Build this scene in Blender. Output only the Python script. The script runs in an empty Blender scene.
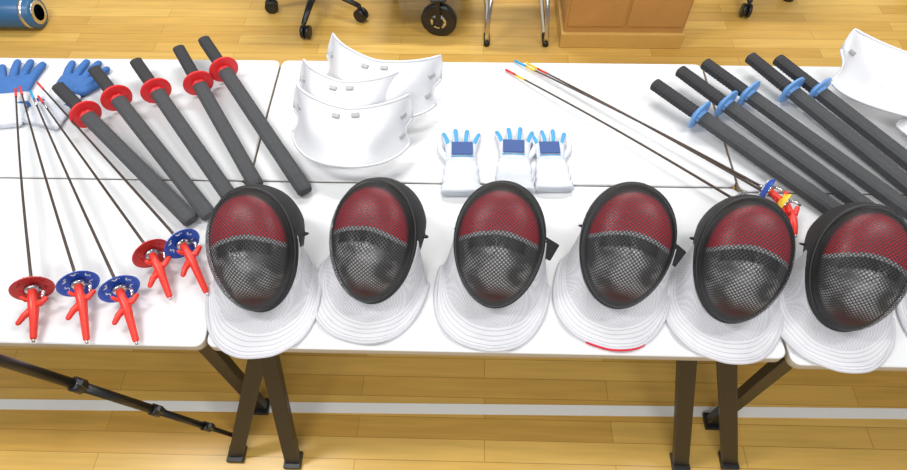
import bpy, bmesh, math, random
from mathutils import Vector, Matrix
random.seed(4)
S=.835; TOP=.84
V=Vector
# ---------------------------------------------------------------- materials
def mat(name,col,rough=.5,metal=0.,spec=.5,noise=0.,nscale=20.,bump=0.,bscale=200.,coat=0.):
    m=bpy.data.materials.new(name);m.use_nodes=True;nt=m.node_tree
    b=nt.nodes["Principled BSDF"]
    b.inputs["Base Color"].default_value=(*col,1);b.inputs["Roughness"].default_value=rough
    b.inputs["Metallic"].default_value=metal;b.inputs["Specular IOR Level"].default_value=spec
    b.inputs["Coat Weight"].default_value=coat
    tc=nt.nodes.new("ShaderNodeTexCoord")
    if noise>0:
        n=nt.nodes.new("ShaderNodeTexNoise");n.inputs["Scale"].default_value=nscale;n.inputs["Detail"].default_value=4
        nt.links.new(tc.outputs["Object"],n.inputs["Vector"])
        r=nt.nodes.new("ShaderNodeMapRange");r.inputs[3].default_value=1-noise;r.inputs[4].default_value=1+noise
        nt.links.new(n.outputs["Fac"],r.inputs[0])
        mx=nt.nodes.new("ShaderNodeVectorMath");mx.operation='SCALE';mx.inputs[0].default_value=col
        nt.links.new(r.outputs[0],mx.inputs["Scale"]);nt.links.new(mx.outputs[0],b.inputs["Base Color"])
    if bump>0:
        n=nt.nodes.new("ShaderNodeTexNoise");n.inputs["Scale"].default_value=bscale;n.inputs["Detail"].default_value=3
        nt.links.new(tc.outputs["Object"],n.inputs["Vector"])
        bp=nt.nodes.new("ShaderNodeBump");bp.inputs["Strength"].default_value=bump;bp.inputs["Distance"].default_value=.003
        nt.links.new(n.outputs["Fac"],bp.inputs["Height"]);nt.links.new(bp.outputs[0],b.inputs["Normal"])
    return m
def N(nt,t,**k):
    n=nt.nodes.new(t)
    for a,b in k.items(): setattr(n,a,b)
    return n
def math_(nt,op,a,b=None):
    n=N(nt,"ShaderNodeMath",operation=op)
    for i,v in enumerate((a,b)):
        if v is None: continue
        if isinstance(v,(int,float)): n.inputs[i].default_value=v
        else: nt.links.new(v,n.inputs[i])
    return n.outputs[0]
M={}
M['white_top']=mat("laminate_white",(.73,.74,.76),.33,noise=.02,nscale=3)
M['edge']=mat("table_edge_strip",(.50,.48,.44),.5)
M['under']=mat("table_underside",(.25,.24,.22),.7)
M['legs']=mat("black_powder_coat",(.012,.012,.013),.4,bump=.1)
M['foam']=mat("dark_grey_foam",(.066,.068,.073),.8,noise=.18,nscale=60,bump=.4,bscale=400,spec=.3)
M['foam_grip']=mat("black_foam_grip",(.042,.042,.046),.8,bump=.3,bscale=300,spec=.3)
M['red_disc']=mat("red_plastic_guard",(.72,.018,.022),.4,noise=.05)
M['ltblue_disc']=mat("light_blue_plastic_guard",(.15,.35,.72),.4,noise=.05)
M['red']=mat("red_plastic",(.75,.04,.025),.35)
M['redguard']=mat("red_bell_guard",(.58,.035,.03),.35,noise=.1)
M['blueguard']=mat("blue_bell_guard",(.02,.08,.46),.35,noise=.1)
M['print']=mat("white_print",(.75,.78,.85),.5)
M['steel']=mat("blade_steel",(.08,.055,.045),.4,metal=.5)
M['silver']=mat("silver_metal",(.65,.65,.66),.25,metal=1)
M['cyan']=mat("cyan_tape",(.02,.35,.75),.5)
M['yellow']=mat("yellow_tape",(.85,.60,.05),.5)
M['blackrim']=mat("black_rim_trim",(.014,.014,.015),.5,bump=.2,bscale=150)
M['blackcloth']=mat("black_side_fabric",(.020,.020,.022),.7,noise=.2,nscale=80,bump=.4,bscale=500)
M['redlining']=mat("red_padding",(.70,.02,.045),.8,noise=.1,nscale=40)
M['darklining']=mat("charcoal_padding",(.03,.03,.033),.85)
M['protector']=mat("white_plastic_shell",(.70,.71,.75),.35,noise=.01)
M['slot']=mat("shell_slot",(.42,.42,.43),.4)
M['glovewhite']=mat("white_glove_cloth",(.66,.69,.76),.85,noise=.08,nscale=50,bump=.8,bscale=70)
M['gloveblue']=mat("blue_glove_cloth",(.045,.15,.42),.8,noise=.2,nscale=60,bump=.6,bscale=120)
M['patch']=mat("navy_patch",(.035,.085,.27),.6)
M['fingblue']=mat("sky_blue_finger",(.07,.36,.66),.7)
M['wood']=mat("cabinet_wood",(.52,.27,.085),.45,noise=.15,nscale=8)
M['wood2']=mat("cabinet_plinth_wood",(.66,.40,.11),.4,noise=.1,nscale=8)
M['rollblue']=mat("blue_vinyl",(.03,.13,.30),.35)
M['blackplastic']=mat("black_plastic",(.013,.013,.014),.35)
M['chairfab']=mat("dark_chair_fabric",(.03,.03,.04),.9)
M['line']=mat("white_court_line",(.93,.93,.90),.35)
M['wall']=mat("wall_paint",(.75,.74,.70),.7)
def mesh_mat():
    m=bpy.data.materials.new("black_wire_mesh");m.use_nodes=True;nt=m.node_tree
    b=nt.nodes["Principled BSDF"];b.inputs["Base Color"].default_value=(.022,.022,.024,1);b.inputs["Roughness"].default_value=.4
    at=N(nt,"ShaderNodeAttribute",attribute_name="puv");sp=N(nt,"ShaderNodeSeparateXYZ");nt.links.new(at.outputs["Vector"],sp.inputs[0])
    f=1/.0072
    ds=[]
    for o in (sp.outputs[0],sp.outputs[1]):
        a=math_(nt,'MULTIPLY',o,f);a=math_(nt,'FRACT',math_(nt,'ADD',a,500.))
        a=math_(nt,'LESS_THAN',a,.35);ds.append(a)
    w=math_(nt,'MAXIMUM',ds[0],ds[1])
    nt.links.new(w,b.inputs["Alpha"])
    return m
M['mesh']=mesh_mat()
def lining_mat():
    """padding inside the mask: red forehead pad, painted grey highlight arc, painted dark visor shadow, grey cheek cloth"""
    m=bpy.data.materials.new("mask_padding");m.use_nodes=True;nt=m.node_tree
    b=nt.nodes["Principled BSDF"];b.inputs["Roughness"].default_value=.85
    at=N(nt,"ShaderNodeAttribute",attribute_name="puv");sp=N(nt,"ShaderNodeSeparateXYZ");nt.links.new(at.outputs["Vector"],sp.inputs[0])
    x,y=sp.outputs[0],sp.outputs[1]
    tc=N(nt,"ShaderNodeTexCoord");no=N(nt,"ShaderNodeTexNoise");no.inputs["Scale"].default_value=16;nt.links.new(tc.outputs["Object"],no.inputs["Vector"])
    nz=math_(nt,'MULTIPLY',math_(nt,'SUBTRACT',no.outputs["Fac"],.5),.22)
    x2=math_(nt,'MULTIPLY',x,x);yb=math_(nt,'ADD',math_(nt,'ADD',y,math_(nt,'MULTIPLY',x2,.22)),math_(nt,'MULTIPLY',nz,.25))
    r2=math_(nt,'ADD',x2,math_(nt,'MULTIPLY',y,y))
    def mixc(prev,fac,col):
        mx=N(nt,"ShaderNodeMix",data_type='RGBA');nt.links.new(fac,mx.inputs[0])
        if isinstance(prev,tuple): mx.inputs[6].default_value=(*prev,1)
        else: nt.links.new(prev,mx.inputs[6])
        mx.inputs[7].default_value=(*col,1);return mx.outputs[2]
    def soft(v,a,b_):
        r=N(nt,"ShaderNodeMapRange");r.clamp=True;r.inputs[1].default_value=a;r.inputs[2].default_value=b_;nt.links.new(v,r.inputs[0]);return r.outputs[0]
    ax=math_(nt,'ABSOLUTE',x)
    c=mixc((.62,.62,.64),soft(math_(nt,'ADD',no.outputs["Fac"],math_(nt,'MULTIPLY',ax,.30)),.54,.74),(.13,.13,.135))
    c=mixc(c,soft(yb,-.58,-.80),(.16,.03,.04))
    c=mixc(c,math_(nt,'MULTIPLY',soft(yb,.0,.05),soft(math_(nt,'ADD',ax,nz),.72,.64)),(.018,.018,.02))  # visor shadow painted into the lining colour as a near-black bar
    c=mixc(c,soft(yb,.21,.23),(.46,.46,.48))  # arched grey highlight painted between the dark bar and the red pad
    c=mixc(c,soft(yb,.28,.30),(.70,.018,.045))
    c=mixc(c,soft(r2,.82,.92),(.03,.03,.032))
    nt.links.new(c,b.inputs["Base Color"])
    return m
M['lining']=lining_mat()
def bib_mat():
    m=bpy.data.materials.new("white_quilted_bib");m.use_nodes=True;nt=m.node_tree
    b=nt.nodes["Principled BSDF"];b.inputs["Roughness"].default_value=.9;b.inputs["Specular IOR Level"].default_value=.2
    at=N(nt,"ShaderNodeAttribute",attribute_name="puv");sp=N(nt,"ShaderNodeSeparateXYZ");nt.links.new(at.outputs["Vector"],sp.inputs[0])
    s=sp.outputs[1]
    a=math_(nt,'FRACT',math_(nt,'MULTIPLY',s,9.))
    ln=math_(nt,'LESS_THAN',a,.16)
    hem=math_(nt,'GREATER_THAN',s,.5)
    ln=math_(nt,'MULTIPLY',ln,hem)
    tc=N(nt,"ShaderNodeTexCoord")
    ck=N(nt,"ShaderNodeTexChecker");ck.inputs["Scale"].default_value=260;nt.links.new(tc.outputs["Object"],ck.inputs["Vector"])
    up=math_(nt,'MULTIPLY',math_(nt,'LESS_THAN',s,.5),math_(nt,'ADD',math_(nt,'MULTIPLY',ck.outputs["Fac"],.6),.3))
    k=math_(nt,'ADD',math_(nt,'MULTIPLY',ln,.34),math_(nt,'MULTIPLY',up,.40))
    k=math_(nt,'ADD',k,math_(nt,'MULTIPLY',ck.outputs["Fac"],.06))
    mx=N(nt,"ShaderNodeMix",data_type='RGBA');nt.links.new(k,mx.inputs[0])
    mx.inputs[6].default_value=(.70,.70,.74,1);mx.inputs[7].default_value=(.20,.20,.23,1)
    nt.links.new(mx.outputs[2],b.inputs["Base Color"])
    no=N(nt,"ShaderNodeTexNoise");no.inputs["Scale"].default_value=25;nt.links.new(tc.outputs["Object"],no.inputs["Vector"])
    bp=N(nt,"ShaderNodeBump");bp.inputs["Strength"].default_value=.6;bp.inputs["Distance"].default_value=.005
    nt.links.new(math_(nt,'SUBTRACT',math_(nt,'MULTIPLY',no.outputs["Fac"],2.),math_(nt,'MULTIPLY',ln,.6)),bp.inputs["Height"]);nt.links.new(bp.outputs[0],b.inputs["Normal"])
    return m
M['bib']=bib_mat()
M['bibhem']=mat("bib_hem_binding",(.60,.60,.64),.9)
def floor_mat():
    m=bpy.data.materials.new("gym_floor_wood");m.use_nodes=True;nt=m.node_tree
    b=nt.nodes["Principled BSDF"];b.inputs["Roughness"].default_value=.25
    tc=N(nt,"ShaderNodeTexCoord")
    br=N(nt,"ShaderNodeTexBrick");nt.links.new(tc.outputs["Object"],br.inputs["Vector"])
    br.offset=.5;br.inputs["Scale"].default_value=1.;br.inputs["Brick Width"].default_value=.9;br.inputs["Row Height"].default_value=.075
    br.inputs["Mortar Size"].default_value=.0012;br.inputs["Color1"].default_value=(.77,.49,.13,1);br.inputs["Color2"].default_value=(.61,.35,.075,1)
    br.inputs["Mortar"].default_value=(.45,.24,.05,1)
    mp=N(nt,"ShaderNodeMapping");mp.inputs["Scale"].default_value=(2.,30.,1.);nt.links.new(tc.outputs["Object"],mp.inputs["Vector"])
    n=N(nt,"ShaderNodeTexNoise");n.inputs["Scale"].default_value=1.5;n.inputs["Detail"].default_value=5;nt.links.new(mp.outputs[0],n.inputs["Vector"])
    r=N(nt,"ShaderNodeMapRange");r.inputs[3].default_value=.76;r.inputs[4].default_value=1.22;nt.links.new(n.outputs["Fac"],r.inputs[0])
    sc=N(nt,"ShaderNodeVectorMath",operation='SCALE');nt.links.new(br.outputs["Color"],sc.inputs[0]);nt.links.new(r.outputs[0],sc.inputs["Scale"])
    nt.links.new(sc.outputs[0],b.inputs["Base Color"])
    return m
M['floor']=floor_mat()
# ---------------------------------------------------------------- builder
class Build:
    def __init__(s,name): s.name=name;s.v=[];s.f=[];s.mi=[];s.sm=[];s.uv=[];s.mats=[]
    def add(s,verts,faces,m,smooth=True,uv=None,X=None):
        if m not in s.mats: s.mats.append(m)
        o=len(s.v);
        for i,p in enumerate(verts):
            p=V(p); s.v.append(X@p if X else p); s.uv.append(uv[i] if uv else (0,0))
        for j,f in enumerate(faces):
            s.f.append([o+k for k in f]);s.mi.append(s.mats.index(m));s.sm.append(smooth)
    def tube(s,pts,rad,m,seg=10,flat=1.,up=None,X=None,smooth=True,rot=0.):
        pts=[V(p) for p in pts]
        if isinstance(rad,(int,float)): rad=[rad]*len(pts)
        vs=[];fs=[];up=V(up) if up else None
        pn=None
        for i,p in enumerate(pts):
            t=(pts[min(i+1,len(pts)-1)]-pts[max(i-1,0)]).normalized()
            u=up if up is not None else (pn if pn is not None else (V((0,0,1)) if abs(t.z)<.9 else V((1,0,0))))
            sd=t.cross(u).normalized();w=sd.cross(t).normalized();pn=w
            for k in range(seg):
                a=2*math.pi*k/seg+rot;vs.append(p+sd*math.cos(a)*rad[i]+w*math.sin(a)*rad[i]*flat)
        n=len(pts)
        for i in range(n-1):
            for k in range(seg):
                a=i*seg+k;b=i*seg+(k+1)%seg;fs.append([a,b,b+seg,a+seg])
        fs.append(list(range(seg))[::-1]);fs.append([(n-1)*seg+k for k in range(seg)])
        s.add(vs,fs,m,smooth,X=X)
    def rod(s,a,b,r,m,seg=10,X=None): s.tube([a,b],r,m,seg,X=X)
    def cap(s,pts,r,m,seg=10,flat=1.,X=None,up=None):
        """rounded-end tube"""
        pts=[V(p) for p in pts];rad=r if isinstance(r,list) else [r]*len(pts)
        d0=(pts[0]-pts[1]).normalized();d1=(pts[-1]-pts[-2]).normalized()
        P=[pts[0]+d0*rad[0]*.95,pts[0]+d0*rad[0]*.6]+pts+[pts[-1]+d1*rad[-1]*.6,pts[-1]+d1*rad[-1]*.95]
        R=[rad[0]*.25,rad[0]*.78]+rad+[rad[-1]*.78,rad[-1]*.25]
        s.tube(P,R,m,seg,flat,up,X)
    def box(s,c,d,m,bev=.003,R=None,X=None):
        bm=bmesh.new();bmesh.ops.create_cube(bm,size=1)
        for v in bm.verts: v.co=V((v.co.x*d[0],v.co.y*d[1],v.co.z*d[2]))
        if bev>0: bmesh.ops.bevel(bm,geom=bm.edges[:],offset=bev,segments=2,affect='EDGES',profile=.5)
        bm.verts.index_update()
        vs=[(R@v.co if R else v.co.copy())+V(c) for v in bm.verts];fs=[[v.index for v in f.verts] for f in bm.faces];bm.free()
        s.add(vs,fs,m,False,X=X)
    def beam(s,a,b,w,t,m,bev=.003,up=(0,0,1)):
        a=V(a);b=V(b);d=(b-a);L=d.length;d.normalize();u=V(up)
        sd=d.cross(u).normalized();w2=sd.cross(d)
        R=Matrix((sd,d,w2)).transposed();s.box((a+b)/2,(w,L,t),m,bev,R)
    def grid(s,fn,nu,nv,m,uvf=None,X=None,closeu=False,smooth=True):
        vs=[];uv=[];fs=[];w=nu if closeu else nu+1
        for j in range(nv+1):
            for i in range(w):
                vs.append(fn(i/nu,j/nv));uv.append(uvf(i/nu,j/nv) if uvf else (0,0))
        for j in range(nv):
            for i in range(nu):
                k=(i+1)%w if closeu else i+1
                fs.append([j*w+i,j*w+k,(j+1)*w+k,(j+1)*w+i])
        s.add(vs,fs,m,smooth,uv,X)
    def finish(s,solid=0,parent=None):
        me=bpy.data.meshes.new(s.name);P=[V((p.x,p.y,p.z+TOP))*S for p in s.v]
        mn=V([min(p[i] for p in P) for i in range(3)]);mx=V([max(p[i] for p in P) for i in range(3)]);c=(mn+mx)/2
        me.from_pydata([p-c for p in P],[],s.f)
        for m in s.mats: me.materials.append(M[m])
        me.polygons.foreach_set("material_index",s.mi);me.polygons.foreach_set("use_smooth",s.sm)
        at=me.attributes.new("puv",'FLOAT_VECTOR','POINT')
        at.data.foreach_set("vector",[x for u in s.uv for x in (u[0],u[1],0)])
        me.update()
        o=bpy.data.objects.new(s.name,me);bpy.context.collection.objects.link(o);o.location=c
        if parent:
            o.parent=parent;o.location=c-parent.location
        if solid:
            md=o.modifiers.new("sol",'SOLIDIFY');md.thickness=solid;md.offset=0
        return o
# ---------------------------------------------------------------- room
F=-TOP
b=Build("floor");b.add([(-6,-3,F),(6,-3,F),(6,6.5,F),(-6,6.5,F)],[[0,1,2,3]],'floor',False);b.finish()
b=Build("wall_back");b.box((0,6.55,F+1.9),(12,.1,3.8),'wall',0);b.finish()
b=Build("trim_1");b.box((0,.083,F+.001),(11.9,.045,.002),'line',0,Matrix.Rotation(.012,3,'Z'));b.finish()
# ---------------------------------------------------------------- tables
def table(x0,x1,y0,y1,legs):
    b=Build("folding_table");t=.036;r=.03
    def outline(ins,rr):
        P=[]
        for cx,cy,a0 in((x1-rr,y1-rr,0),(x0+rr,y1-rr,90),(x0+rr,y0+rr,180),(x1-rr,y0+rr,270)):
            for k in range(7):
                a=math.radians(a0+15*k);P.append((cx+(rr-ins)*math.cos(a),cy+(rr-ins)*math.sin(a)))
        return P
    n=28
    rings=[(outline(.004,r),0.),(outline(.0015,r),-.0015),(outline(0,r),-.004),(outline(0,r),-t+.003),(outline(.003,r),-t)]
    vs=[(x,y,z) for P,z in rings for x,y in P]
    b.add(vs,[list(range(n))],'white_top',False)
    b.add(vs,[[i*n+k,(i+1)*n+k,(i+1)*n+(k+1)%n,i*n+(k+1)%n] for i in(0,1) for k in range(n)],'white_top',True)
    b.add(vs,[[i*n+k,(i+1)*n+k,(i+1)*n+(k+1)%n,i*n+(k+1)%n] for i in(2,3) for k in range(n)],'edge',True)
    b.add(vs,[[4*n+k for k in range(n)][::-1]],'under',False)
    for y in(y0+.07,y1-.07): b.box(((x0+x1)/2,y,-t-.018),(x1-x0-.2,.025,.034),'legs',.002)
    for (tx,fx,ty,fy) in legs:
        b.beam((tx,ty,-t),(fx,fy,F+.02),.060,.036,'legs',.004,up=(0,1,0))
        b.box((fx,fy,F+.012),(.07,.07,.024),'legs',.004)
    xs=sorted(set(round(l[0],3) for l in legs))
    for tx in(xs[0],xs[-1]): b.box((tx,(y0+y1)/2,-t-.03),(.04,y1-y0-.14,.03),'legs',.003)
    b.box(((x0+x1)/2,(y0+y1)/2,-.30),(x1-x0-.36,.03,.02),'legs',.003)
    return b.finish()
D=1.327;H=.66
table(-.9,.9,0,H-.003,[(-.74,-1.03,.07,-.13),(-.74,-.79,.07,-.15),(.74,1.0,.07,-.11),(.62,.80,.07,-.12),(-.74,-.78,H-.07,H-.02),(.74,.78,H-.07,H-.02)])
table(-.9,.9,H+.003,D,[(-.78,-.78,H+.07,H+.07),(.78,.78,H+.07,H+.07),(-.78,-.78,D-.07,D-.07),(.78,.78,D-.07,D-.07)])
for sx in(-1,1):
    a,c=(-2.71,-.908) if sx<0 else (.908,2.71)
    dy=-.0 if sx<0 else -.02
    table(a,c,dy,H-.003+dy,[(x,x,y,y) for x in(a+.06,c-.06) for y in(dy+.07,H-.07+dy)])
    table(a,c,H+.003+dy,D+dy*.3,[(x,x,y,y) for x in(a+.06,c-.06) for y in(H+.05,D-.07)])
# ---------------------------------------------------------------- foam swords
def foam_sword(grip,disc,tip,dm,off=0):
    b=Build("foam_sword")
    g=V((grip[0],grip[1],.074));d=V((disc[0],disc[1],.0650));t=V((tip[0],tip[1],.028))
    ax=(t-g).normalized();sd=ax.cross(V((0,0,1))).normalized();w=sd.cross(ax)
    L=(t-g).length; dd=(d-g).dot(ax)
    def sec(s,hw,ht):
        P=g+ax*s
        q=[(-1,-.8),(-.85,-1),(.85,-1),(1,-.8),(1,.5),(.62,.92),(0,1.),(-.62,.92),(-1,.5)]
        return [P+sd*hw*u+w*ht*v for u,v in q]
    def loft(S_,m):
        n=9;vs=[];fs=[]
        for s in S_: vs+=sec(*s)
        for i in range(len(S_)-1):
            for k in range(n): fs.append([i*n+k,i*n+(k+1)%n,(i+1)*n+(k+1)%n,(i+1)*n+k])
        fs.append(list(range(n))[::-1]);fs.append([(len(S_)-1)*n+k for k in range(n)]);b.add(vs,fs,m,False)
    loft([(dd-.01,.028,.019),(L-.012,.028,.019),(L,.022,.014)],'foam')
    ss=[(0,.020,.014),(.006,.0245,.018)];s=.014
    while s<dd-.02:
        ss+=[(s,.0245,.018),(s+.009,.0245,.018),(s+.0105,.0232,.0168),(s+.0125,.0232,.0168)];s+=.0145
    ss+=[(dd-.006,.0245,.018)];loft(ss,'foam_grip')
    R=.0605;P0=g+ax*dd
    prof=[(-.006,.0),(-.006,R*.5),(-.005,R*.93),(-.002,R),(.002,R),(.005,R*.93),(.006,R*.5),(.006,0)]
    n=40;vs=[];fs=[]
    for h,r in prof:
        for k in range(n):
            a=2*math.pi*k/n;vs.append(P0+ax*h+(sd*math.cos(a)+w*math.sin(a))*r)
    for i in range(len(prof)-1):
        for k in range(n): fs.append([i*n+k,i*n+(k+1)%n,(i+1)*n+(k+1)%n,(i+1)*n+k])
    b.add(vs,fs,dm)
    b.tube([P0-ax*.016,P0+ax*.016],[.032,.032],dm,9,.75,up=w)
    b.finish()
for a in [((-1.748,1.072),(-1.585,.928),(-1.055,.456)),((-1.637,1.174),(-1.487,1.024),(-.996,.478)),((-1.479,1.225),(-1.353,1.059),(-.936,.554)),
          ((-1.322,1.309),(-1.192,1.109),(-.857,.615)),((-1.230,1.368),(-1.101,1.193),(-.673,.591))]:
    foam_sword(*a,'red_disc')
for a in [((.649,1.125),(.813,.975),(1.24,.50)),((.764,1.205),(.916,1.025),(1.36,.50)),((.874,1.25),(1.015,1.079),(1.48,.52)),
          ((1.067,1.291),(1.18,1.098),(1.59,.50)),((1.177,1.28),(1.29,1.099),(1.695,.517))]:
    foam_sword(*a,'ltblue_disc')
# ---------------------------------------------------------------- foils
def foil(tip,guard,grip,gm,tips=('red',),tz=.008,name="practice_foil",gr=.062):
    b=Build(name)
    T=V((tip[0],tip[1],tz));G=V((guard[0],guard[1],gr+.002));Q=V((grip[0],grip[1],.022))
    ax=(T-G).normalized();sd=ax.cross(V((0,0,1))).normalized();w=sd.cross(ax)
    n=14;pts=[];rad=[]
    for i in range(n+1):
        t=i/n;p=G.lerp(T,t);p.z+=.012*math.sin(math.pi*t);pts.append(p);rad.append(.0052*(1-t)+.0034*t)
    b.tube(pts,rad,'steel',6)
    for k,m in enumerate(tips):
        p0=G.lerp(T,1-.045*(k+1));p1=G.lerp(T,1-.045*k)
        b.rod(p0+V((0,0,.012*math.sin(math.pi*.045*(k+1)))),p1,.0048,m,8)
    b.cap([T-ax*.006,T+ax*.006],.0048,tips[0],8)
    prof=[(.016,.006),(.0155,gr*.3),(.012,gr*.6),(.005,gr*.86),(-.002,gr*.97),(-.004,gr),(-.006,gr*.98),(.0,gr*.84),(.008,gr*.58),(.011,gr*.25),(.011,.004)]
    n=40;vs=[];fs=[]
    for h,r in prof:
        for k in range(n):
            a=2*math.pi*k/n;vs.append(G+ax*h+(sd*math.cos(a)+w*math.sin(a))*r)
    for i in range(len(prof)-1):
        for k in range(n): fs.append([i*n+k,i*n+(k+1)%n,(i+1)*n+(k+1)%n,(i+1)*n+k])
    b.add(vs,fs,gm)
    for a0 in(60,120,180,240,300,0):
        for hh,sg in((.0,-1),(.0125,1)):
            P=[]
            for k in range(5):
                a=math.radians(a0+k*8);r=gr*(.62+.10*math.sin(k*1.9))
                P.append(G+ax*(.006 if sg<0 else .0135)+(sd*math.cos(a)+w*math.sin(a))*r)
            b.tube(P,.0022,'print' if gm=='blueguard' else gm,5)
    b.tube([G-ax*.002,G-ax*.012],[.024,.020],'silver',16)
    b.tube([G+ax*.012,G+ax*.03],[.010,.007],'silver',12)
    b.tube([G-ax*.01+sd*.02,G-ax*.03+sd*.032,G-ax*.05+sd*.026],.005,'silver',8)
    e=(Q-G);L=e.length;e.normalize()
    def q(s,a,c): return G-ax*.01+e*s+sd*a+V((0,0,1))*c
    b.cap([q(0,0,0),q(.03,0,.003),q(.06,.004,.004),q(.09,.002,.0),q(L-.02,-.002,-.002)],[.013,.0135,.016,.013,.010],'red',12)
    b.cap([q(.045,0,0),q(.058,.026,.006),q(.050,.044,.010)],[.012,.010,.008],'red',10)
    b.cap([q(.062,0,0),q(.078,-.026,.004),q(.094,-.042,.004)],[.013,.010,.008],'red',10)
    b.cap([q(.03,0,0),q(.034,-.014,.014),q(.028,-.020,.024)],[.009,.007,.006],'red',10)
    b.rod(q(L-.02,-.002,-.002),q(L-.004,-.002,-.002),.005,'silver',8)
    b.finish()
foil((-1.936,1.073),(-1.477,.1615),(-1.43,.0),'redguard',tz=.050)
foil((-1.916,1.079),(-1.336,.182),(-1.262,.0),'blueguard',tz=.056)
foil((-1.866,1.060),(-1.197,.166),(-1.105,.0),'blueguard',('cyan','silver'),tz=.052)
foil((-1.823,1.033),(-1.135,.30),(-1.045,.155),'redguard',('red','silver'),tz=.050)
foil((-1.848,1.101),(-1.043,.340),(-.93,.175),'blueguard',tz=.060)
foil((.071,1.266),(.86,.56),(.95,.48),'silver',('red','yellow'),gr=.045)
foil((.111,1.320),(.975,.615),(1.045,.51),'blueguard',('cyan','yellow'),tz=.01,gr=.045)
foil((.16,1.30),(1.02,.56),(1.03,.435),'yellow',('yellow','red'),tz=.016,gr=.04)
# ---------------------------------------------------------------- fencing masks
def mask(cx,cy,yaw,turn=0,byaw=-5,lean=50,straps=(),redhem=False,zc=.157,blen=.222,w=.138):
    X=Matrix.Translation((cx,cy,0))@Matrix.Rotation(math.radians(yaw),4,'Z')
    XB=Matrix.Translation((cx,cy,0))@Matrix.Rotation(math.radians(yaw+byaw),4,'Z')
    la=math.radians(lean);h=.194
    u=V((0,math.sin(la),math.cos(la)));n=V((0,-math.cos(la),math.sin(la)));r=V((1,0,0));C=V((0,0,zc))
    Rt=Matrix.Rotation(math.radians(turn),3,u);n=Rt@n;r=Rt@r
    def ol(ph,k=1.):
        return w*math.cos(ph)*(1+.09*math.sin(ph))*k,h*math.sin(ph)*k
    def P(x,y,d): return C+r*x+u*y+n*d
    root=bpy.data.objects.new("fencing_mask",None);root.location=V((cx,cy,TOP))*S;bpy.context.collection.objects.link(root)
    b=Build("mesh_face")
    def dome(i,j,k=1.,dep=.118):
        th=j*math.pi/2;ph=i*2*math.pi;x,y=ol(ph,(math.sin(th)+1e-4)*k)
        cs=max(0,math.cos(th))
        return P(x,y,dep*cs**.85-.012*cs*math.sin(ph))
    def duv(i,j):
        th=j*math.pi/2;ph=i*2*math.pi;x,y=ol(ph,th/(math.pi/2)*1.25);return (x+y)*.7071,(x-y)*.7071
    b.grid(dome,56,20,'mesh',duv,X,closeu=True);b.finish(parent=root)
    b=Build("rim_and_lining")
    def ring(i,j):
        ph=i*2*math.pi;a=j*2*math.pi;x,y=ol(ph,1+.042*math.cos(a));return P(x,y,.009*math.sin(a)-.002)
    b.grid(ring,64,8,'blackrim',None,X,closeu=True)
    def dep(ph):
        up=max(0,math.sin(ph)+.45)/1.45;return .03+.085*min(1,up*1.7)
    def side(i,j):
        ph=i*2*math.pi
        x,y=ol(ph,1.035+.035*math.sin(j*math.pi)-.04*j);return P(x,y,-dep(ph)*j)
    b.grid(side,64,6,'blackcloth',None,X,closeu=True)
    def bowl(i,j):
        ph=i*2*math.pi;x,y=ol(ph,(1-j)+1e-4);return P(x,y,-dep(ph)*(1-j)-.085*j)
    b.grid(bowl,64,12,'darklining',None,X,closeu=True)
    def liner(i,j): return dome(i,j,.95,.080)
    def luv(i,j):
        ph=i*2*math.pi;s_=math.sin(j*math.pi/2);return (math.cos(ph)*s_,math.sin(ph)*s_)
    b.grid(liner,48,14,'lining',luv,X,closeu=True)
    pts=[P(w*1.02*math.cos(a),.03,-.07-.09*math.sin(a)) for a in [math.pi*k/10 for k in range(11)]]
    pts=[V((p.x,p.y,max(p.z,.012))) for p in pts]
    b.tube(pts,.016,'blackcloth',8,.3,X=X,up=u)
    for sgn in straps:
        b.box(P(sgn*(w+.020),-.0,-.04),(.05,.06,.010),'blackcloth',.004,Matrix.Rotation(math.radians(40*sgn),3,'Y')@Matrix.Rotation(.7,3,'X'),X=X)
    b.finish(parent=root)
    b=Build("bib")
    def bib(i,j):
        ph=math.radians(170+200*i);x,y=ol(ph,1.03);p0=P(x,y,-.012)
        c,s_=math.cos(ph),math.sin(ph)
        ox=.182*math.copysign(abs(c)**.8,c);oy=-.055-(blen if s_<0 else .12)*abs(s_)**.86*(1 if s_<0 else -1)
        oz=.008+.005*math.sin(i*23)
        t=j;zz=p0.z*(1-t)**2.2+oz*(1-(1-t)**2.2)+.010*math.sin(t*5+i*11+cx*7)*t*(1-t)*2
        return V((p0.x+(ox-p0.x)*t,p0.y+(oy-p0.y)*t,max(zz,.007)))
    b.grid(bib,60,24,'bib',lambda i,j:(i,j),XB)
    hem=[bib(k/60,1.) for k in range(61)];b.tube(hem,.0045,'bibhem',6,X=XB)
    if redhem:
        b.tube([hh+V((0,-.003,-.001)) for hh in hem[28:44]],.0038,'redlining',6,X=XB)
    b.finish(solid=.004,parent=root)
mask(-.757,.261,7,turn=-10,byaw=0,blen=.240)
mask(-.383,.298,-8,turn=-9,byaw=-5)
mask(.012,.291,-6,turn=-3,straps=(1,),blen=.232)
mask(.412,.295,-13,straps=(1,),redhem=True,byaw=-6,blen=.225)
mask(.760,.251,-14,turn=1,blen=.218,w=.134)
mask(1.103,.229,-17,turn=2,blen=.218,w=.134)
mask(1.50,.23,-15,w=.134)
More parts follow.
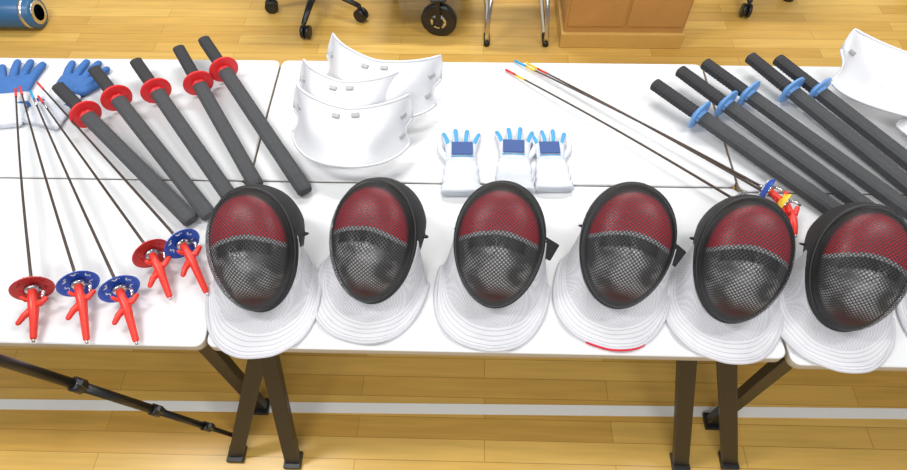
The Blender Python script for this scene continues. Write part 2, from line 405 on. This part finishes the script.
# ---------------------------------------------------------------- chest protectors
def protector(x,y,rot,w=.46,l=.30,tilt=16,base=.004,dp=.13):
    b=Build("chest_protector")
    X=Matrix.Translation((x,y,base))@Matrix.Rotation(math.radians(rot),4,'Z')@Matrix.Rotation(math.radians(tilt),4,'X')
    def f(i,j):
        u=2*i-1;au=abs(u)
        top=l*(.70+.30*au**1.5)-.10*max(0,au-.88)/.12
        bot=.10*au**2.2
        yy=bot+(top-bot)*j
        th=u*1.25
        xx=(w/2)*math.sin(th)/math.sin(1.25)*(1-.10*math.sin(math.pi*min(1,j*1.05))*au)
        bulge=dp*(math.cos(th)-math.cos(1.25))/(1-math.cos(1.25))*(1-.35*j)
        breast=.022*math.exp(-((au-.42)/.22)**2-((j-.5)/.28)**2)
        return V((xx,yy,bulge+breast))
    b.grid(f,44,24,'protector',None,X)
    for i,j in((.56,.88),(.93,.62),(.93,.25),(.44,.84),(.07,.62)):
        p=f(i,j);dx=f(i+.01,j)-p;dy=f(i,j+.02)-p;nz=dx.cross(dy).normalized();dx.normalize();dy=nz.cross(dx)
        b.box(p+nz*.004,(.024,.013,.006),'slot',.002,Matrix((dx,dy,nz)).transposed(),X=X)
    b.tube([f(k/44,1.) for k in range(45)],.0035,'protector',6,X=X);b.tube([f(k/44,0.) for k in range(45)],.0035,'protector',6,X=X)
    b.tube([f(0,k/10) for k in range(11)],.0035,'protector',6,X=X);b.tube([f(1,k/10) for k in range(11)],.0035,'protector',6,X=X)
    b.finish(solid=.004)
protector(-.470,.99,-16,.48,.30,42,.004)
protector(-.575,.89,-10,.40,.28,42,.004)
protector(-.535,.745,-6,.45,.29,44,.004)
protector(1.585,.99,-20,.54,.33,36,.004)
protector(1.72,.80,-12,.42,.28,36,.004)
# ---------------------------------------------------------------- gloves
def glove(x,y,rot,kind,sc=1.,mir=1):
    b=Build("fencing_glove");X=Matrix.Translation((x,y,0))@Matrix.Rotation(math.radians(rot),4,'Z')@Matrix.Diagonal((sc*mir,sc,sc,1))
    cm='glovewhite';hm='glovewhite' if kind=='w' else 'gloveblue'
    hz=1.5 if kind=='w' else .85
    def body(rows,m):
        vs=[];fs=[];n=20
        for (yy,hw,h) in rows:
            h*=hz
            for k in range(n):
                a=2*math.pi*k/n;c,s_=math.cos(a),math.sin(a)
                vs.append((hw*math.copysign(abs(c)**.6,c),yy+.003*math.sin(a*3),max(.001,h+.002+h*math.copysign(abs(s_)**.8,s_))))
        for i in range(len(rows)-1):
            for k in range(n): fs.append([i*n+k,i*n+(k+1)%n,(i+1)*n+(k+1)%n,(i+1)*n+k])
        fs.append(list(range(n))[::-1]);fs.append([(len(rows)-1)*n+k for k in range(n)]);b.add(vs,fs,m,X=X)
    body([(0,.070,.011),(.004,.076,.014),(.012,.076,.012),(.03,.075,.0145),(.045,.068,.0105),(.06,.072,.014),(.085,.065,.0105),(.11,.068,.0135),(.135,.060,.0105),(.15,.062,.012)],cm)
    body([(.145,.060,.011),(.165,.056,.013),(.19,.060,.015),(.215,.063,.015),(.238,.060,.012),(.246,.050,.007)],hm)
    ln=[.070,.090,.085,.066];z0=.014*hz
    for k in range(4):
        x0=-.048+.032*k;sp=(k-1.5)*.014
        pts=[(x0,.225,z0),(x0+sp*.5,.225+ln[k]*.5,z0+.004),(x0+sp,.225+ln[k],.014)]
        b.cap(pts,[.0145,.0140,.0120],hm,10,.85,X=X)
        if kind=='w': b.cap([(p[0],p[1],p[2]+.0075) for p in pts],[.0088,.0088,.008],'fingblue',8,.75,X=X)
    b.cap([(-.052,.17,.014),(-.078,.205,.016),(-.086,.24,.013)],[.016,.014,.011],hm,10,.8,X=X)
    if kind=='w':
        b.box((.004,.198,.030*hz+.003),(.082,.062,.005),'patch',.0018,X=X)
        b.box((.004,.163,.028*hz),(.085,.004,.003),'fingblue',.0005,X=X)
    else:
        b.box((0,.10,.011),(.146,.010,.022),'gloveblue',.003,X=X)
    b.finish()
glove(-.111,.598,1,'w',.98)
glove(.080,.612,-2,'w',.98,-1)
glove(.228,.622,2,'w',.92,-1)
glove(-1.955,.90,8,'b',1.22)
glove(-1.80,.915,-14,'b',1.2,-1)
# ---------------------------------------------------------------- tripod
b=Build("camera_tripod")
A=V((-1.47,-.151,.50));foot=V((-1.045,-.06,F+.012))
def leg(A,Fp):
    d=(Fp-A);dn=d.normalized();sd=dn.cross(V((0,1,0))).normalized()
    pr=[(0,.016),(.42,.016),(.66,.013),(.86,.0095),(.985,.006)]
    for i in range(4):
        b.rod(A+d*pr[i][0],A+d*pr[i+1][0],pr[i][1],'blackplastic',12)
        if i<3:
            q=A+d*pr[i+1][0];b.tube([q-dn*.022,q-dn*.018,q+dn*.018,q+dn*.024],[.018,.024-.003*i,.024-.003*i,.014],'blackplastic',12)
            b.box(q+sd*.022,(.018,.02,.036),'blackplastic',.003)
    b.cap([A+d*.985,Fp],[.010,.010],'blackplastic',10)
leg(A,foot);leg(A,V((-1.95,-.52,F+.012)));leg(A,V((-1.35,-.85,F+.012)))
b.tube([A-V((0,0,.05)),A+V((0,0,.03))],[.04,.045],'blackplastic',16);b.rod(A,A+V((0,0,.16)),.014,'blackplastic',12)
b.box(A+V((0,0,.18)),(.07,.09,.05),'blackplastic',.008);b.rod(A+V((0,0,.18)),A+V((-.12,-.2,.12)),.008,'blackplastic',8)
b.finish()
# ---------------------------------------------------------------- background furniture
def office_chair(x,y,rot):
    b=Build("office_chair")
    for k in range(5):
        a=math.radians(rot+72*k);d=V((math.cos(a),math.sin(a),0));c=V((x,y,F))
        b.tube([c+V((0,0,.16))+d*.03,c+V((0,0,.14))+d*.18,c+V((0,0,.11))+d*.33],[.03,.024,.018],'blackplastic',8,.7)
        w=c+d*.33;sd=V((-d.y,d.x,0))
        b.rod(w+V((0,0,.06)),w+V((0,0,.12)),.01,'blackplastic')
        for s_ in(-1,1):
            o=w+sd*.018*s_+V((0,0,.045));b.tube([o-sd*.012,o-sd*.009,o+sd*.009,o+sd*.012],[.036,.044,.044,.036],'blackplastic',20)
    b.tube([(x,y,F+.10),(x,y,F+.2),(x,y,F+.2),(x,y,F+.55)],[.045,.045,.028,.025],'blackplastic',16)
    b.box((x,y,F+.60),(.55,.52,.09),'chairfab',.035);b.box((x,y+.28,F+1.0),(.5,.08,.6),'chairfab',.035)
    b.rod((x,y+.24,F+.58),(x,y+.28,F+.8),.025,'blackplastic')
    b.finish()
office_chair(-1.12,2.86,262)
office_chair(1.80,3.12,262)
office_chair(3.25,3.15,200)
b=Build("equipment_trolley")
for wx,wy in((-.29,2.58),(-.31,3.05),(-.12,3.05),(-.62,2.95)):
    c=V((wx,wy,F+.115));ax=V((.15,1,0)).normalized();k=1.1 if wy<2.6 else .9
    if wy>2.6: ax=V((1,.2,0)).normalized()
    b.tube([c-ax*.025,c-ax*.02,c+ax*.02,c+ax*.025],[.085*k,.105*k,.105*k,.085*k],'blackplastic',28)
    b.tube([c-ax*.031,c-ax*.027],[.05,.055],'silver',20);b.tube([c+ax*.027,c+ax*.031],[.055,.05],'silver',20)
    b.tube([c-ax*.036,c-ax*.030],[.034,.036],'blackplastic',20)
    for a in range(5):
        dd=V((math.cos(a*1.2566),0,math.sin(a*1.2566)))
        if wy<2.6: b.rod(c-ax*.033,c-ax*.033+dd*.052,.006,'blackplastic',6)
    for s_ in(-1,1): b.beam(c+ax*.042*s_,c+ax*.042*s_+V((0,0,.16)),.03,.008,'legs',.002,up=ax)
    b.box(c+V((0,0,.165)),(.10,.10,.012),'legs',.003)
b.box((-.39,2.86,F+.30),(.62,.60,.04),'legs',.008)
b.finish()
b=Build("wooden_cabinet");cx=.88
b.box((cx,2.75,F+.055),(.78,.60,.11),'wood2',.006);b.box((cx,2.76,F+.60),(.75,.58,1.0),'wood',.006)
b.box((cx,2.76,F+1.12),(.82,.64,.04),'wood2',.01)
for sx in(-1,1): b.box((cx+sx*.185,2.467,F+.60),(.35,.012,.88),'wood',.004);b.rod((cx+sx*.03,2.455,F+.62),(cx+sx*.03,2.455,F+.72),.006,'silver')
b.finish()
b=Build("stacking_chair");x,y=.21,2.80
for sx in(-.19,.19):
    b.tube([(x+sx*.85,y-.24,F+.45),(x+sx,y-.33,F+.10),(x+sx,y-.33,F+.02),(x+sx,y-.25,F+.016),(x+sx,y+.22,F+.016),(x+sx,y+.28,F+.03),(x+sx,y+.20,F+.9)],.014,'silver',10)
    b.tube([(x+sx,y-.345,F+.02),(x+sx,y-.25,F+.020),(x+sx,y-.24,F+.020)],.020,'blackplastic',10)
b.box((x,y-.05,F+.47),(.40,.44,.05),'chairfab',.02);b.box((x,y+.2,F+.82),(.40,.04,.28),'chairfab',.02)
b.rod((x-.17,y-.22,F+.40),(x+.17,y-.22,F+.40),.012,'silver')
b.finish()
b=Build("blue_mat_roll");c0=V((-3.80,2.64,F+.10));c1=V((-2.96,2.64,F+.10))
b.tube([c0,c0+V((.01,0,0)),c1-V((.01,0,0)),c1],[.09,.10,.10,.09],'rollblue',28)
for t in(.1,.5,.93): 
    p=c0.lerp(c1,t);b.tube([p-V((.012,0,0)),p+V((.012,0,0))],[.103,.103],'silver',28)
for r in(.08,.06,.04,.02): b.tube([c1,c1+V((.004,0,0))],[r,r-.008],'silver' if r in(.08,.04) else 'rollblue',24)
b.finish()
# ---------------------------------------------------------------- lights
w=bpy.data.worlds.new("World");bpy.context.scene.world=w;w.use_nodes=True
w.node_tree.nodes["Background"].inputs[0].default_value=(.95,.97,1,1);w.node_tree.nodes["Background"].inputs[1].default_value=.38
def area(name,loc,size,sy,power,tgt=None):
    l=bpy.data.lights.new(name,'AREA');l.shape='RECTANGLE';l.size=size;l.size_y=sy;l.energy=power;l.color=(1,.985,.95)
    o=bpy.data.objects.new(name,l);o.location=loc;bpy.context.collection.objects.link(o)
    if tgt: o.rotation_euler=(V(tgt)-V(loc)).to_track_quat('-Z','Y').to_euler()
area("ceiling_light",(-2.2,.3,4.2),1.6,.4,78);area("ceiling_light.001",(2.0,.6,4.2),1.6,.4,56)
area("ceiling_light.002",(0,3.2,4.2),3.0,.4,125)
area("front_fill_light",(-.3,-2.8,3.8),3.0,.4,98,(0,.2,.3))  # fill lamp added to brighten the floor in front of the tables
# ---------------------------------------------------------------- camera
p,yw,ro=.98785,.04125,-.01847
cp,sp=math.cos(p),math.sin(p);Z=Matrix.Rotation(yw,3,'Z')
fw=Z@V((0,cp,-sp));up=Z@V((0,sp,cp));rt=Z@V((1,0,0));c,s_=math.cos(ro),math.sin(ro)
r2=c*rt+s_*up;u2=-s_*rt+c*up
cd=bpy.data.cameras.new("camera");cd.sensor_width=36;cd.lens=600/907*36;cd.clip_start=.02
co=bpy.data.objects.new("camera",cd);bpy.context.collection.objects.link(co)
Mx=Matrix((r2,u2,-fw)).transposed().to_4x4();Mx.translation=V((-.08693,-.71976,1.74808+TOP))*S;co.matrix_world=Mx
sc=bpy.context.scene;sc.camera=co;sc.view_settings.view_transform='Standard';sc.view_settings.look='None'
